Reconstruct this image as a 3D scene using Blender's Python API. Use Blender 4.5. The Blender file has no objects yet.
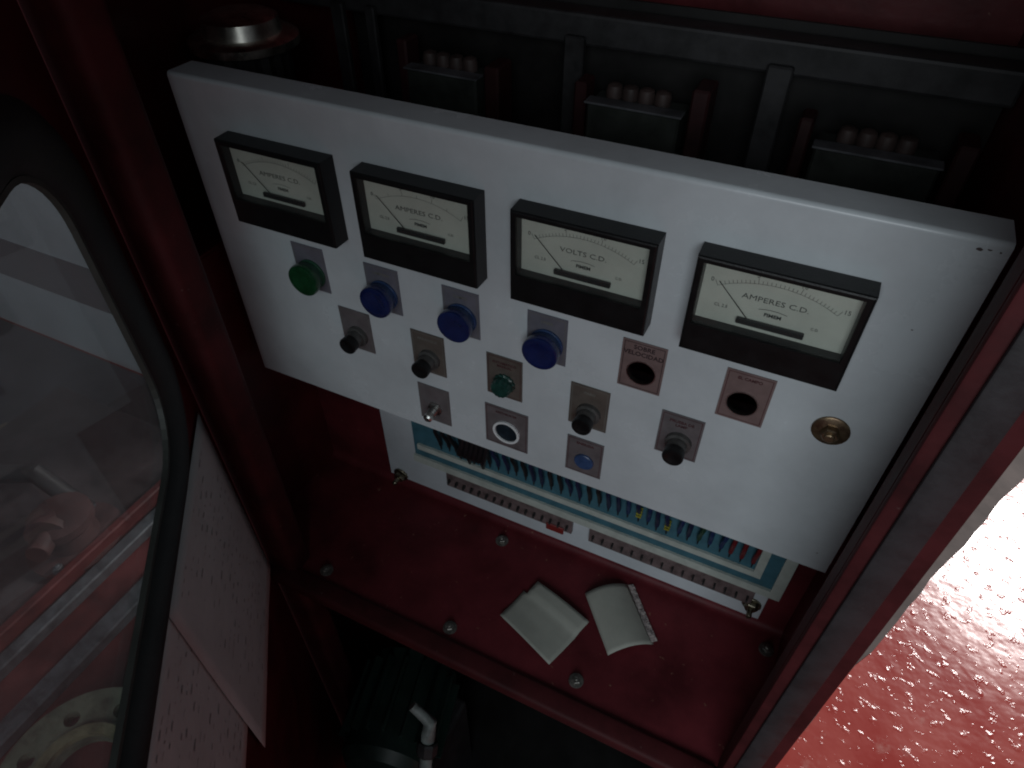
import bpy, bmesh, math, random
from mathutils import Vector, Matrix
random.seed(7)
S = bpy.context.scene
COL = S.collection
PI = math.pi

# ------------------------------------------------------------------ camera
FPX = 680.0
RW = (Vector((0.9006978, 0.4344443, -0.0012584)),
      Vector((0.2968751, -0.6175963, -0.7283131)),
      Vector((-0.3171887, 0.6556164, -0.6852434)))
CAM = Vector((0.513606, -0.404443, 1.475267))
cd = bpy.data.cameras.new('camera')
cd.sensor_width = 36.0
cd.lens = FPX / 1024.0 * 36.0
cd.clip_start = 0.01
cd.clip_end = 200
cam = bpy.data.objects.new('camera', cd)
COL.objects.link(cam)
r, u, b = RW[0], -RW[1], -RW[2]
cam.matrix_world = Matrix(((r.x, u.x, b.x, CAM.x), (r.y, u.y, b.y, CAM.y), (r.z, u.z, b.z, CAM.z), (0, 0, 0, 1)))
S.camera = cam

# ------------------------------------------------------------------ world and lamps
w = bpy.data.worlds.new('World')
S.world = w
w.use_nodes = True
bg = w.node_tree.nodes['Background']
bg.inputs[0].default_value = (0.80, 0.88, 1.0, 1)
bg.inputs[1].default_value = 0.075


def area(name, loc, target, sx, sy, power, color):
    l = bpy.data.lights.new(name, 'AREA')
    l.shape = 'RECTANGLE'
    l.size, l.size_y, l.energy, l.color = sx, sy, power, color
    o = bpy.data.objects.new(name, l)
    COL.objects.link(o)
    o.location = loc
    o.rotation_euler = (Vector(target) - Vector(loc)).to_track_quat('-Z', 'Y').to_euler()
    return o


area('daylight_window', (2.70, 3.95, 3.15), (1.2, 1.0, 0.0), 1.15, 0.80, 215, (1.0, 0.98, 0.96))
area('room_light', (0.74, -2.0, 1.92), (0.42, 0.0, 1.05), 1.6, 0.9, 18.5, (0.87, 0.955, 1.0))
S.view_settings.view_transform = 'Standard'
S.view_settings.look = 'None'
S.view_settings.exposure = 0.0
S.view_settings.gamma = 1.0
S.render.engine = 'CYCLES'
S.cycles.filter_width = 2.0


# ------------------------------------------------------------------ pixel helpers
def ray(px, py):
    x, y = (px - 512) / FPX, (py - 384) / FPX
    return RW[0] * x + RW[1] * y + RW[2]


def at(px, py, ax, val):
    d = ray(px, py)
    return CAM + d * ((val - CAM[ax]) / d[ax])


# ------------------------------------------------------------------ materials
MATS = {}


def mat(name, color, rough=0.5, metal=0.0, var=0.15, scale=30.0, bump=0.0, bscale=None, color2=None, spots=None,
        coat=0.0, rvar=0.1, spec=0.45):
    if name in MATS:
        return MATS[name]
    m = bpy.data.materials.new(name)
    m.use_nodes = True
    nt = m.node_tree
    N, L = nt.nodes, nt.links
    p = N['Principled BSDF']
    tc = N.new('ShaderNodeTexCoord')
    geo = N.new('ShaderNodeNewGeometry')
    n1 = N.new('ShaderNodeTexNoise')
    n1.inputs['Scale'].default_value = scale
    n1.inputs['Detail'].default_value = 6
    n1.inputs['Roughness'].default_value = 0.65
    L.new(geo.outputs['Position'], n1.inputs['Vector'])
    ramp = N.new('ShaderNodeValToRGB')
    c2 = color2 or tuple(max(0, c * (1 - var * 1.6)) for c in color)
    c1 = tuple(min(1, c * (1 + var * 0.6)) for c in color)
    ramp.color_ramp.elements[0].position = 0.32
    ramp.color_ramp.elements[1].position = 0.62
    ramp.color_ramp.elements[0].color = (*c2, 1)
    ramp.color_ramp.elements[1].color = (*c1, 1)
    L.new(n1.outputs['Fac'], ramp.inputs['Fac'])
    out = ramp.outputs['Color']
    if spots:
        sc, thr, scol = spots
        n3 = N.new('ShaderNodeTexNoise')
        n3.inputs['Scale'].default_value = sc
        n3.inputs['Detail'].default_value = 4
        L.new(geo.outputs['Position'], n3.inputs['Vector'])
        r3 = N.new('ShaderNodeValToRGB')
        r3.color_ramp.elements[0].position = thr
        r3.color_ramp.elements[1].position = thr + 0.05
        L.new(n3.outputs['Fac'], r3.inputs['Fac'])
        mx = N.new('ShaderNodeMix')
        mx.data_type = 'RGBA'
        L.new(r3.outputs['Color'], mx.inputs[0])
        L.new(out, mx.inputs[6])
        mx.inputs[7].default_value = (*scol, 1)
        out = mx.outputs[2]
    L.new(out, p.inputs['Base Color'])
    mr = N.new('ShaderNodeMapRange')
    mr.inputs['To Min'].default_value = max(0.03, rough - rvar)
    mr.inputs['To Max'].default_value = min(1, rough + rvar)
    L.new(n1.outputs['Fac'], mr.inputs['Value'])
    L.new(mr.outputs['Result'], p.inputs['Roughness'])
    p.inputs['Metallic'].default_value = metal
    p.inputs['Specular IOR Level'].default_value = spec
    if coat:
        p.inputs['Coat Weight'].default_value = coat
        p.inputs['Coat Roughness'].default_value = 0.08
    if bump:
        n2 = N.new('ShaderNodeTexNoise')
        n2.inputs['Scale'].default_value = bscale or scale * 4
        n2.inputs['Detail'].default_value = 4
        L.new(geo.outputs['Position'], n2.inputs['Vector'])
        bp = N.new('ShaderNodeBump')
        bp.inputs['Strength'].default_value = bump
        bp.inputs['Distance'].default_value = 0.002
        L.new(n2.outputs['Fac'], bp.inputs['Height'])
        L.new(bp.outputs['Normal'], p.inputs['Normal'])
    MATS[name] = m
    return m


RED = mat('red_enamel', (0.100, 0.012, 0.015), 0.40, var=0.25, scale=14, bump=0.12, bscale=90,
          spots=(160, 0.735, (0.20, 0.09, 0.07)))
REDI = mat('red_enamel_inside', (0.085, 0.010, 0.013), 0.4, var=0.3, scale=10, bump=0.15, bscale=120)
REDM = mat('red_enamel_dull_shaded', (0.066, 0.011, 0.013), 0.62, var=0.3, scale=18, bump=0.15, bscale=90, spec=0.25,  # dull darker copy of the cabinet red, shade put into its colour
           spots=(110, 0.705, (0.12, 0.07, 0.062)))
WHITE = mat('white_enamel', (0.56, 0.60, 0.625), 0.26, var=0.11, scale=6, bump=0.06, bscale=260,
            spots=(95, 0.795, (0.28, 0.25, 0.24)))
WHITEP = mat('white_plate', (0.62, 0.66, 0.70), 0.4, var=0.08, scale=12)
REDB = mat('dark_red_bakelite', (0.030, 0.006, 0.007), 0.55, var=0.3, scale=30)
BLACK = mat('black_plastic', (0.007, 0.007, 0.0075), 0.40, var=0.2, scale=60, bump=0.1, bscale=900, spec=0.3)
BLACKG = mat('black_gloss', (0.008, 0.008, 0.009), 0.22, var=0.2, scale=40)
RUBBER = mat('black_rubber', (0.018, 0.020, 0.020), 0.55, var=0.3, scale=25, bump=0.15, bscale=200)
DIAL = mat('dial_card', (0.64, 0.63, 0.57), 0.6, var=0.07, scale=25)
INK = mat('black_ink', (0.035, 0.035, 0.035), 0.6)
INKF = mat('faded_ink', (0.16, 0.155, 0.14), 0.6)
INKR = mat('maroon_ink', (0.07, 0.018, 0.022), 0.6)
TAGA = mat('label_brown', (0.112, 0.092, 0.080), 0.42, var=0.14, scale=70)
TAGB = mat('label_mauve', (0.135, 0.117, 0.122), 0.42, var=0.14, scale=70)
TAGC = mat('label_grey', (0.140, 0.136, 0.165), 0.4, var=0.12, scale=70)
TAGD = mat('label_pink', (0.185, 0.127, 0.122), 0.42, var=0.1, scale=70)
BLUE = mat('blue_lens', (0.007, 0.016, 0.085), 0.22, var=0.2, scale=80, coat=0.4)
BLUEL = mat('blue_button', (0.035, 0.07, 0.17), 0.35, var=0.2, scale=120)
GREEN = mat('green_lens', (0.008, 0.055, 0.020), 0.24, var=0.2, scale=80, coat=0.3)
GREENB = mat('green_cap', (0.012, 0.055, 0.045), 0.35, var=0.3, scale=150)
STEEL = mat('zinc_steel', (0.55, 0.55, 0.53), 0.32, 1.0, var=0.2, scale=120)
GREYM = mat('grey_collar', (0.10, 0.098, 0.095), 0.4, 0.3, var=0.2, scale=120)
BRASS = mat('brass', (0.30, 0.23, 0.14), 0.40, 0.9, var=0.3, scale=110, color2=(0.12, 0.065, 0.05))
WHITER = mat('white_ring', (0.75, 0.77, 0.78), 0.35, var=0.05)
VOID = mat('dark_button', (0.012, 0.022, 0.032), 0.4, var=0.4, scale=200)
TEAL = mat('teal_board', (0.048, 0.140, 0.185), 0.45, var=0.14, scale=60)
CREAM = mat('cream_strip', (0.46, 0.50, 0.46), 0.5, var=0.1, scale=60)
BROWN = mat('brown_strip', (0.16, 0.115, 0.115), 0.55, var=0.3, scale=90)
GASK = mat('grey_gasket', (0.032, 0.030, 0.033), 0.5, var=0.3, scale=30, bump=0.2, bscale=120,
           spots=(70, 0.70, (0.15, 0.12, 0.12)))
PAPER = mat('paper_wall', (0.54, 0.57, 0.56), 0.75, var=0.06, scale=14, bump=0.1, bscale=60)
NOTE = mat('paper_note', (0.43, 0.44, 0.39), 0.7, var=0.08, scale=20, bump=0.1, bscale=80)
CONC = mat('bare_concrete', (0.115, 0.095, 0.09), 0.9, var=0.2, scale=9, bump=0.3, bscale=60)
DSTEEL = mat('dark_steel', (0.034, 0.033, 0.035), 0.55, 0.3, var=0.3, scale=40)
PALEM = mat('pale_metal', (0.16, 0.165, 0.18), 0.45, 0.4, var=0.35, scale=30)
OLIVE = mat('olive_casting', (0.19, 0.20, 0.145), 0.55, var=0.4, scale=25, bump=0.3, bscale=60)
SKIDR = mat('red_skid_paint', (0.14, 0.034, 0.034), 0.45, var=0.45, scale=9, bump=0.2, bscale=60)
PINK = mat('dusty_red_casting', (0.10, 0.048, 0.047), 0.5, var=0.3, scale=18, bump=0.4, bscale=60)
DFLOOR = mat('shaded_grey_floor', (0.11, 0.11, 0.125), 0.7, var=0.2, scale=6)
WALLW = mat('white_wall', (0.70, 0.74, 0.78), 0.6, var=0.06, scale=4)
WSTRIPE = mat('dull_stripe', (0.30, 0.28, 0.30), 0.6, var=0.06, scale=4)
CERAM = mat('brown_ceramic', (0.055, 0.036, 0.033), 0.6, var=0.3, scale=50)
CHROME = mat('tarnished_chrome', (0.80, 0.78, 0.70), 0.3, 1.0, var=0.3, scale=50)
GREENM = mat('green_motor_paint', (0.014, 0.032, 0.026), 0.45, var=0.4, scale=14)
TAN = mat('tan_cloth', (0.30, 0.25, 0.18), 0.85, var=0.3, scale=30, bump=0.4)


def floor_surface():
    m = bpy.data.materials.new('red_painted_floor')
    m.use_nodes = True
    nt = m.node_tree
    N, L = nt.nodes, nt.links
    p = N['Principled BSDF']
    geo = N.new('ShaderNodeNewGeometry')

    def noise(sc, det=5, rough=0.6):
        n = N.new('ShaderNodeTexNoise')
        n.inputs['Scale'].default_value = sc
        n.inputs['Detail'].default_value = det
        n.inputs['Roughness'].default_value = rough
        L.new(geo.outputs['Position'], n.inputs['Vector'])
        return n
    n1 = noise(4.0)
    ramp = N.new('ShaderNodeValToRGB')
    ramp.color_ramp.elements[0].position = 0.35
    ramp.color_ramp.elements[1].position = 0.68
    ramp.color_ramp.elements[0].color = (0.33, 0.036, 0.030, 1)
    ramp.color_ramp.elements[1].color = (0.43, 0.085, 0.070, 1)
    L.new(n1.outputs['Fac'], ramp.inputs['Fac'])
    n2 = noise(17.0, 6, 0.7)
    r2 = N.new('ShaderNodeValToRGB')
    r2.color_ramp.elements[0].position = 0.60
    r2.color_ramp.elements[1].position = 0.78
    L.new(n2.outputs['Fac'], r2.inputs['Fac'])
    mx = N.new('ShaderNodeMix')
    mx.data_type = 'RGBA'
    L.new(r2.outputs['Color'], mx.inputs[0])
    L.new(ramp.outputs['Color'], mx.inputs[6])
    mx.inputs[7].default_value = (0.47, 0.20, 0.175, 1)
    L.new(mx.outputs[2], p.inputs['Base Color'])
    mr = N.new('ShaderNodeMapRange')
    mr.inputs['To Min'].default_value = 0.10
    mr.inputs['To Max'].default_value = 0.26
    L.new(n1.outputs['Fac'], mr.inputs['Value'])
    L.new(mr.outputs['Result'], p.inputs['Roughness'])
    b1 = N.new('ShaderNodeBump')
    b1.inputs['Strength'].default_value = 1.0
    b1.inputs['Distance'].default_value = 0.0010
    n3 = noise(26.0, 2, 0.5)
    L.new(n3.outputs['Fac'], b1.inputs['Height'])
    b2 = N.new('ShaderNodeBump')
    b2.inputs['Strength'].default_value = 1.0
    b2.inputs['Distance'].default_value = 0.0009
    n4 = noise(44.0, 3, 0.55)
    r4 = N.new('ShaderNodeValToRGB')
    r4.color_ramp.elements[0].position = 0.58
    r4.color_ramp.elements[1].position = 0.76
    L.new(n4.outputs['Fac'], r4.inputs['Fac'])
    L.new(r4.outputs['Color'], b2.inputs['Height'])
    L.new(b1.outputs['Normal'], b2.inputs['Normal'])
    L.new(b2.outputs['Normal'], p.inputs['Normal'])
    return m


def glass_mat(name='meter_glass', tint=(0.93, 0.95, 0.94), dust=0.02):
    m = bpy.data.materials.new(name)
    m.use_nodes = True
    nt = m.node_tree
    N, L = nt.nodes, nt.links
    for n in list(N):
        N.remove(n)
    o = N.new('ShaderNodeOutputMaterial')
    mix = N.new('ShaderNodeMixShader')
    fr = N.new('ShaderNodeFresnel')
    fr.inputs['IOR'].default_value = 1.45
    t = N.new('ShaderNodeBsdfTransparent')
    t.inputs[0].default_value = (*tint, 1)
    g = N.new('ShaderNodeBsdfGlossy')
    g.inputs['Roughness'].default_value = 0.03
    ge = N.new('ShaderNodeNewGeometry')
    sub = N.new('ShaderNodeMath')
    sub.operation = 'SUBTRACT'
    sub.inputs[0].default_value = 1.0
    L.new(ge.outputs['Backfacing'], sub.inputs[1])
    mul = N.new('ShaderNodeMath')
    mul.operation = 'MULTIPLY'
    L.new(fr.outputs[0], mul.inputs[0])
    L.new(sub.outputs[0], mul.inputs[1])
    L.new(mul.outputs[0], mix.inputs[0])
    L.new(t.outputs[0], mix.inputs[1])
    L.new(g.outputs[0], mix.inputs[2])
    df = N.new('ShaderNodeBsdfDiffuse')
    df.inputs[0].default_value = (0.55, 0.56, 0.55, 1)
    nz = N.new('ShaderNodeTexNoise')
    nz.inputs['Scale'].default_value = 14
    nz.inputs['Detail'].default_value = 5
    L.new(ge.outputs['Position'], nz.inputs['Vector'])
    mp = N.new('ShaderNodeMapRange')
    mp.inputs['To Min'].default_value = dust * 0.5
    mp.inputs['To Max'].default_value = dust * 1.5
    L.new(nz.outputs['Fac'], mp.inputs['Value'])
    mix2 = N.new('ShaderNodeMixShader')
    L.new(mp.outputs['Result'], mix2.inputs[0])
    L.new(mix.outputs[0], mix2.inputs[1])
    L.new(df.outputs[0], mix2.inputs[2])
    L.new(mix2.outputs[0], o.inputs[0])
    return m


FLOORM = floor_surface()
GLASS = glass_mat()
PANE = glass_mat('dusty_acrylic', (0.86, 0.88, 0.88), 0.17)


# ------------------------------------------------------------------ mesh helpers
def obj(name, bm, m, parent=None, smooth=False, label=None):
    me = bpy.data.meshes.new(name)
    bmesh.ops.recalc_face_normals(bm, faces=bm.faces)
    bm.to_mesh(me)
    bm.free()
    me.materials.append(m)
    if smooth:
        for p in me.polygons:
            p.use_smooth = True
        try:
            me.set_sharp_from_angle(angle=math.radians(38))
        except Exception:
            pass
    o = bpy.data.objects.new(name, me)
    COL.objects.link(o)
    if parent:
        o.parent = parent
        pm = Matrix.Identity(4)
        q = parent
        chain = []
        while q:
            chain.append(q)
            q = q.parent
        for q in reversed(chain):
            pm = pm @ q.matrix_parent_inverse @ q.matrix_basis
        o.matrix_parent_inverse = pm.inverted()
    if label:
        o['label'] = label
    return o


def tag(o, label, cat, group=None, kind=None):
    o['label'] = label
    o['category'] = cat
    if group:
        o['group'] = group
    if kind:
        o['kind'] = kind
    return o


def thing(name, label, cat, loc, group=None):
    o = bpy.data.objects.new(name, None)
    o.empty_display_size = 0.05
    COL.objects.link(o)
    o.location = loc
    return tag(o, label, cat, group)


def struct(o):
    o['kind'] = 'structure'
    return o


def B():
    return bmesh.new()


def box(bm, lo, hi, bev=0.0, seg=2):
    lo, hi = Vector(lo), Vector(hi)
    c = (lo + hi) / 2
    d = hi - lo
    r_ = bmesh.ops.create_cube(bm, size=1.0, matrix=Matrix.Translation(c) @ Matrix.Diagonal((*d, 1)))
    if bev > 0:
        es = set()
        for v in r_['verts']:
            es.update(v.link_edges)
        bmesh.ops.bevel(bm, geom=list(es), offset=bev, segments=seg, affect='EDGES', profile=0.5)
    return bm


def frame_from(d):
    d = Vector(d).normalized()
    a = Vector((0, 0, 1)) if abs(d.z) < 0.9 else Vector((1, 0, 0))
    x = d.cross(a).normalized()
    return x, d.cross(x).normalized(), d


def lathe(bm, base, axis, prof, n=24, ripple=0.0, nr=0):
    """prof: list of (radius, height along axis)."""
    base = Vector(base)
    x, y, d = frame_from(axis)
    rings = []
    for (rad, h) in prof:
        ring = []
        for i in range(n):
            a = 2 * PI * i / n
            rr = rad * (1 + (ripple * (1 if (i * nr // n * 2 + (i % 2)) % 2 else -1) if ripple else 0))
            ring.append(bm.verts.new(base + d * h + x * (rr * math.cos(a)) + y * (rr * math.sin(a))))
        rings.append(ring)
    for k in range(len(rings) - 1):
        for i in range(n):
            j = (i + 1) % n
            bm.faces.new((rings[k][i], rings[k][j], rings[k + 1][j], rings[k + 1][i]))
    bm.faces.new(rings[0][::-1])
    bm.faces.new(rings[-1])
    return bm


def tube(bm, pts, rad, n=8):
    pts = [Vector(p) for p in pts]
    rad = rad if isinstance(rad, (list, tuple)) else [rad] * len(pts)
    rings = []
    for k, p in enumerate(pts):
        d = (pts[min(k + 1, len(pts) - 1)] - pts[max(k - 1, 0)])
        x, y, d = frame_from(d)
        rings.append([bm.verts.new(p + x * rad[k] * math.cos(2 * PI * i / n) + y * rad[k] * math.sin(2 * PI * i / n))
                      for i in range(n)])
    for k in range(len(rings) - 1):
        for i in range(n):
            j = (i + 1) % n
            bm.faces.new((rings[k][i], rings[k][j], rings[k + 1][j], rings[k + 1][i]))
    bm.faces.new(rings[0][::-1])
    bm.faces.new(rings[-1])
    return bm


def holed(bm, loops, fn, t0, t1):
    """polygon with holes; loops of 2-D points, fn(u, v, t) -> 3-D point; extruded from t0 to t1."""
    t = bmesh.new()
    es = []
    for lp in loops:
        vs = [t.verts.new((p[0], p[1], 0)) for p in lp]
        es += [t.edges.new((vs[i], vs[(i + 1) % len(vs)])) for i in range(len(vs))]
    bmesh.ops.triangle_fill(t, edges=es, use_beauty=True)
    t.verts.index_update()
    A = {v: bm.verts.new(fn(v.co.x, v.co.y, t0)) for v in t.verts}
    C = {v: bm.verts.new(fn(v.co.x, v.co.y, t1)) for v in t.verts}
    for f in t.faces:
        bm.faces.new([A[v] for v in f.verts])
        bm.faces.new([C[v] for v in reversed(f.verts)])
    for e in t.edges:
        if len(e.link_faces) == 1:
            a, c = e.verts
            bm.faces.new((A[a], A[c], C[c], C[a]))
    t.free()
    return bm


def circ(cx, cy, rad, n=28):
    return [(cx + rad * math.cos(2 * PI * i / n), cy + rad * math.sin(2 * PI * i / n)) for i in range(n)]


def rrect(x0, y0, x1, y1, rad, n=8):
    out = []
    for (cx, cy, a0) in ((x1 - rad, y1 - rad, 0), (x0 + rad, y1 - rad, 90), (x0 + rad, y0 + rad, 180), (x1 - rad, y0 + rad, 270)):
        for i in range(n + 1):
            a = math.radians(a0 + 90 * i / n)
            out.append((cx + rad * math.cos(a), cy + rad * math.sin(a)))
    return out


def front(u_, v_, t):      # panel-parallel plane: u = x, v = z, t = y
    return Vector((u_, t, v_))


def text_bm(s, size, fn, align='CENTER', bold=0.0):
    """lettering as a mesh; fn(u, v, t) maps the flat letters into place."""
    c = bpy.data.curves.new('letters', 'FONT')
    c.body = s
    c.size = size
    c.align_x = align
    c.align_y = 'CENTER'
    c.extrude = 0.0001
    c.offset = bold
    c.resolution_u = 2
    o = bpy.data.objects.new('letters', c)
    COL.objects.link(o)
    dg = bpy.context.evaluated_depsgraph_get()
    me = bpy.data.meshes.new_from_object(o.evaluated_get(dg))
    bm = bmesh.new()
    bm.from_mesh(me)
    for v in bm.verts:
        v.co = fn(v.co.x, v.co.y, v.co.z)
    bpy.data.objects.remove(o)
    bpy.data.curves.remove(c)
    bpy.data.meshes.remove(me)
    return bm


def merge(dst, src):
    me = bpy.data.meshes.new('tmp')
    src.to_mesh(me)
    src.free()
    dst.from_mesh(me)
    bpy.data.meshes.remove(me)
    return dst


# ------------------------------------------------------------------ the setting: floor
bm = B()
vs = [bm.verts.new(p) for p in ((-6, -4, 0), (8, -4, 0), (8, 9, 0), (-6, 9, 0))]
bm.faces.new(vs)
struct(obj('floor', bm, FLOORM))

# bare concrete strip along the cabinet's foot, its painted edge wavering
bm = B()
pa, pb = at(1024, 476, 2, 0.004), at(876, 645, 2, 0.004)
dirv = (pb - pa).normalized()
edge = []
for i in range(93):
    s_ = -4.0 + i * 0.055
    p = pa + dirv * s_
    nrm = Vector((-dirv.y, dirv.x, 0))
    p += nrm * (0.003 * math.sin(i * 0.9) + random.uniform(-0.003, 0.003))
    edge.append(p)
A_ = [bm.verts.new((p.x, p.y, 0.004)) for p in edge]
C_ = [bm.verts.new((p.x - 0.55, p.y + 0.15, 0.004)) for p in edge]
for i in range(len(A_) - 1):
    bm.faces.new((A_[i], A_[i + 1], C_[i + 1], C_[i]))
struct(obj('bare_concrete_strip', bm, CONC))

# ------------------------------------------------------------------ cabinet
XR, XL = 0.635, -0.020      # inner faces of the side walls
YF, YB = -0.105, 0.36
ZS, ZT = 0.700, 1.72        # shelf, roof
YW = 0.086                  # face of the inner back wall
cab = thing('control_cabinet', 'dark red enamelled steel control cabinet standing open, holding the white meter panel', 'cabinet', (0.285, 0.12, 0))
bm = B()
box(bm, (XR, YF + .004, 0.0), (XR + .003, YB, ZT))
obj('side_wall', bm, RED, cab)
bm = B()
box(bm, (XL - .003, YF + .0355, 0.0), (XL, YB, 1.0995))
obj('side_wall', bm, RED, cab)
bm = B()          # the upper bay is wider: side, front return and floor of the recess
box(bm, (-.103, -.030, 1.100), (-.100, YB, ZT))
box(bm, (-.1028, -.033, 1.100), (XL - .0032, -.0302, ZT))
box(bm, (-.0998, -.0298, 1.100), (XL - .0005, YB, 1.103))
obj('upper_bay', bm, RED, cab)
bm = B()
box(bm, (-.104, YF, ZT), (XR + .003, YB, ZT + .004))
obj('roof', bm, RED, cab)
bm = B()
box(bm, (-.104, YB, 0.0), (XR, YB + .003, ZT))
obj('back_wall', bm, RED, cab)
bm = B()
box(bm, (XL + .001, YB - .075, 1.104), (XR - .001, YB - .071, 1.300))  # added black sheet, makes the bay behind the contactors read as shade
obj('shade_backing', bm, mat('shade_black_steel', (0.012, 0.011, 0.011), .6, .2, var=.4, scale=20), cab)
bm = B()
box(bm, (XL + .001, YF + .010, 0.008), (XR - .001, YB - .001, 0.030))  # added black sheet standing for the shade under the shelf
obj('shade_base_sheet', bm, mat('shade_black', (0.010, 0.010, 0.010), .6, var=.3, scale=20), cab)
bm = B()
# inner back wall bends into the shelf through a small radius
prof = [(YW, 1.235)]
for i in range(7):
    a = math.radians(90 * i / 6)
    prof.append((YW - .010 + .010 * math.cos(a), ZS + .010 - .010 * math.sin(a)))
prof += [(-0.094, ZS)]
n_ = len(prof)
L1 = [bm.verts.new((XL, p[0], p[1])) for p in prof]
L2 = [bm.verts.new((XR, p[0], p[1])) for p in prof]
for i in range(n_ - 1):
    bm.faces.new((L1[i], L1[i + 1], L2[i + 1], L2[i]))
shelf = obj('shelf', bm, mat('red_enamel_shelf', (0.132, 0.020, 0.026), 0.5, var=0.3, scale=10, bump=0.15, bscale=80, spec=.25, spots=(115, 0.695, (0.22, 0.11, 0.08))), cab, smooth=True)
bm = B()
box(bm, (XL, YW + .004, 1.10), (XR, YB, 1.103))
obj('upper_shelf', bm, REDI, cab)
# front rail below the shelf edge
bm = B()
box(bm, (XL + .02, -0.120, ZS - .014), (0.5985, -0.0945, ZS + .006), .005, 3)
obj('front_rail', bm, REDM, cab, smooth=True)
# right frame upright: flange with returned lip, grey gasket strip, worn outer edge
bm = B()
box(bm, (0.600, YF - .004, 0.02), (0.6385, YF + .0035, ZT), .0025, 2)
box(bm, (0.600, YF + .002, 0.0212), (0.6035, YF + .020, ZT - .002), .001, 1)
up = obj('frame_upright', bm, REDM, cab, smooth=True)
bm = B()
box(bm, (0.6085, YF - .0075, 0.03), (0.6275, YF - .0035, ZT - .03), .0015, 2)
obj('gasket', bm, GASK, up, smooth=True)
bm = B()
# rolled post at the hinge side
box(bm, (XL - .003, YF - .001, 0.03), (0.060, YF + .035, ZT - .002), .010, 5)
obj('hinge_post', bm, REDM, cab, smooth=True)


def hexbolt(bm, base, axis, rw, hw, rh, hh):
    lathe(bm, base, axis, [(rw, 0), (rw, hw), (rw * .9, hw * 1.15)], 20)
    b2 = Vector(base) + Vector(axis).normalized() * hw * 1.1
    lathe(bm, b2, axis, [(rh, 0), (rh, hh * .85), (rh * .85, hh)], 6)
    b3 = b2 + Vector(axis).normalized() * hh
    lathe(bm, b3, axis, [(rh * .5, -.0005), (rh * .5, hh * .35), (rh * .38, hh * .5)], 10)


for (px, py) in ((502, 541), (766, 650), (450, 628), (576, 681), (308, 595)):
    p = at(px, py, 2, ZS)
    bm = B()
    hexbolt(bm, (p.x, max(p.y, -.082), ZS), (0, 0, 1), .0085, .0014, .0058, .0045)
    obj('bolt', bm, mat('dull_zinc', (0.26, 0.25, 0.23), .45, .8, var=.4, scale=150), cab)
# upper frame inside: rail and hanging straps
YI = 0.25
ra, rb = at(1024, 72, 1, YI), at(1024, 112, 1, YI)
bm = B()
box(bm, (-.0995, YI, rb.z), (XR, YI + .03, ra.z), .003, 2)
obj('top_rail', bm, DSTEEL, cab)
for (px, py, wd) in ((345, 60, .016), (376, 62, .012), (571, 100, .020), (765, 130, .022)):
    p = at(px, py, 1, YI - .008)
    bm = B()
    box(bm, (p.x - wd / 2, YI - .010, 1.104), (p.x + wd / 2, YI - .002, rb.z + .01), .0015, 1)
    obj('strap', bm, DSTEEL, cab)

# ------------------------------------------------------------------ contactors on the upper shelf
for i, (px, py, lab) in enumerate(((632, 110, 'dark contactor in the cabinet behind the panel, middle one of the row'),
                                   (876, 158, 'dark contactor in the cabinet behind the panel, nearest the right wall'),
                                   (440, 74, 'dark contactor in the cabinet behind the panel, furthest into the dark'))):
    c = at(px, py, 1, 0.20)
    t = thing('contactor', lab, 'contactor', (c.x, 0.225, 1.103), 'contactors behind the meter panel')
    hw = (0.044, 0.048, 0.040)[i]
    bm = B()
    box(bm, (c.x - hw, 0.200, 1.1035), (c.x + hw, 0.239, c.z - .001), .002, 1)
    obj('body', bm, mat('grey_green_case', (0.030, 0.034, 0.030), .5, var=.3, scale=40), t)
    bm = B()
    box(bm, (c.x - hw - .002, 0.1975, c.z - .0005), (c.x + hw + .002, 0.214, c.z + .0015), .0005, 1)
    obj('top_plate', bm, PALEM, t)
    for k in range(4):
        x = c.x - .026 + k * .0155
        bm = B()
        lathe(bm, (x, 0.226, c.z - .002), (0, 0, 1), [(.0080, 0), (.0080, .008), (.0068, .012), (.0035, .0138)], 14)
        obj('terminal', bm, CERAM, t, smooth=True)
    bm = B()
    box(bm, (c.x + hw + .006, 0.205, 1.1035), (c.x + hw + .022, 0.238, c.z + .024 - .006 * i), .002, 1)
    obj('arc_barrier', bm, REDB, t)
    bm = B()
    box(bm, (c.x - hw - .018, 0.212, 1.1035), (c.x - hw - .006, 0.238, c.z + .012 + .005 * i), .002, 1)
    obj('arc_barrier', bm, REDB, t)

# ribbed jar-shaped filter at the upper left
c = at(243, 32, 1, 0.13)
t = thing('filter_bowl', 'round ribbed metal filter bowl with pale rim, behind the panel at upper left', 'filter', (c.x, c.y, 1.103))
bm = B()
lathe(bm, (c.x, c.y, 1.1035), (0, 0, 1), [(.036, 0), (.040, .02), (.040, c.z - 1.1035 - .014), (.036, c.z - 1.1035 - .0125)], 36, ripple=.03, nr=18)
obj('bowl', bm, DSTEEL, t)
bm = B()
hb = c.z - .012
lathe(bm, (c.x, c.y, hb), (0, 0, 1), [(.047, 0), (.053, .002), (.053, .009), (.049, .012), (.038, .013), (.036, .026), (.028, .030)], 36)
obj('rim', bm, CHROME, t, smooth=True)

# ------------------------------------------------------------------ the meter panel
PW, PB_, PT = 0.62, 0.95, 1.2785
pan = thing('switchboard', 'white enamelled control panel with four meters and rows of push buttons', 'switchboard', (PW / 2, 0.002, PB_))
HOLES = [(0.432, 1.1115), (0.5115, 1.1115)]
bm = B()
loops = [[(0, PB_), (PW, PB_), (PW, PT - .0035), (0, PT - .0035)]] + [circ(x, z, .0118) for x, z in HOLES]
holed(bm, loops, front, 0.0, 0.0018)
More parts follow.
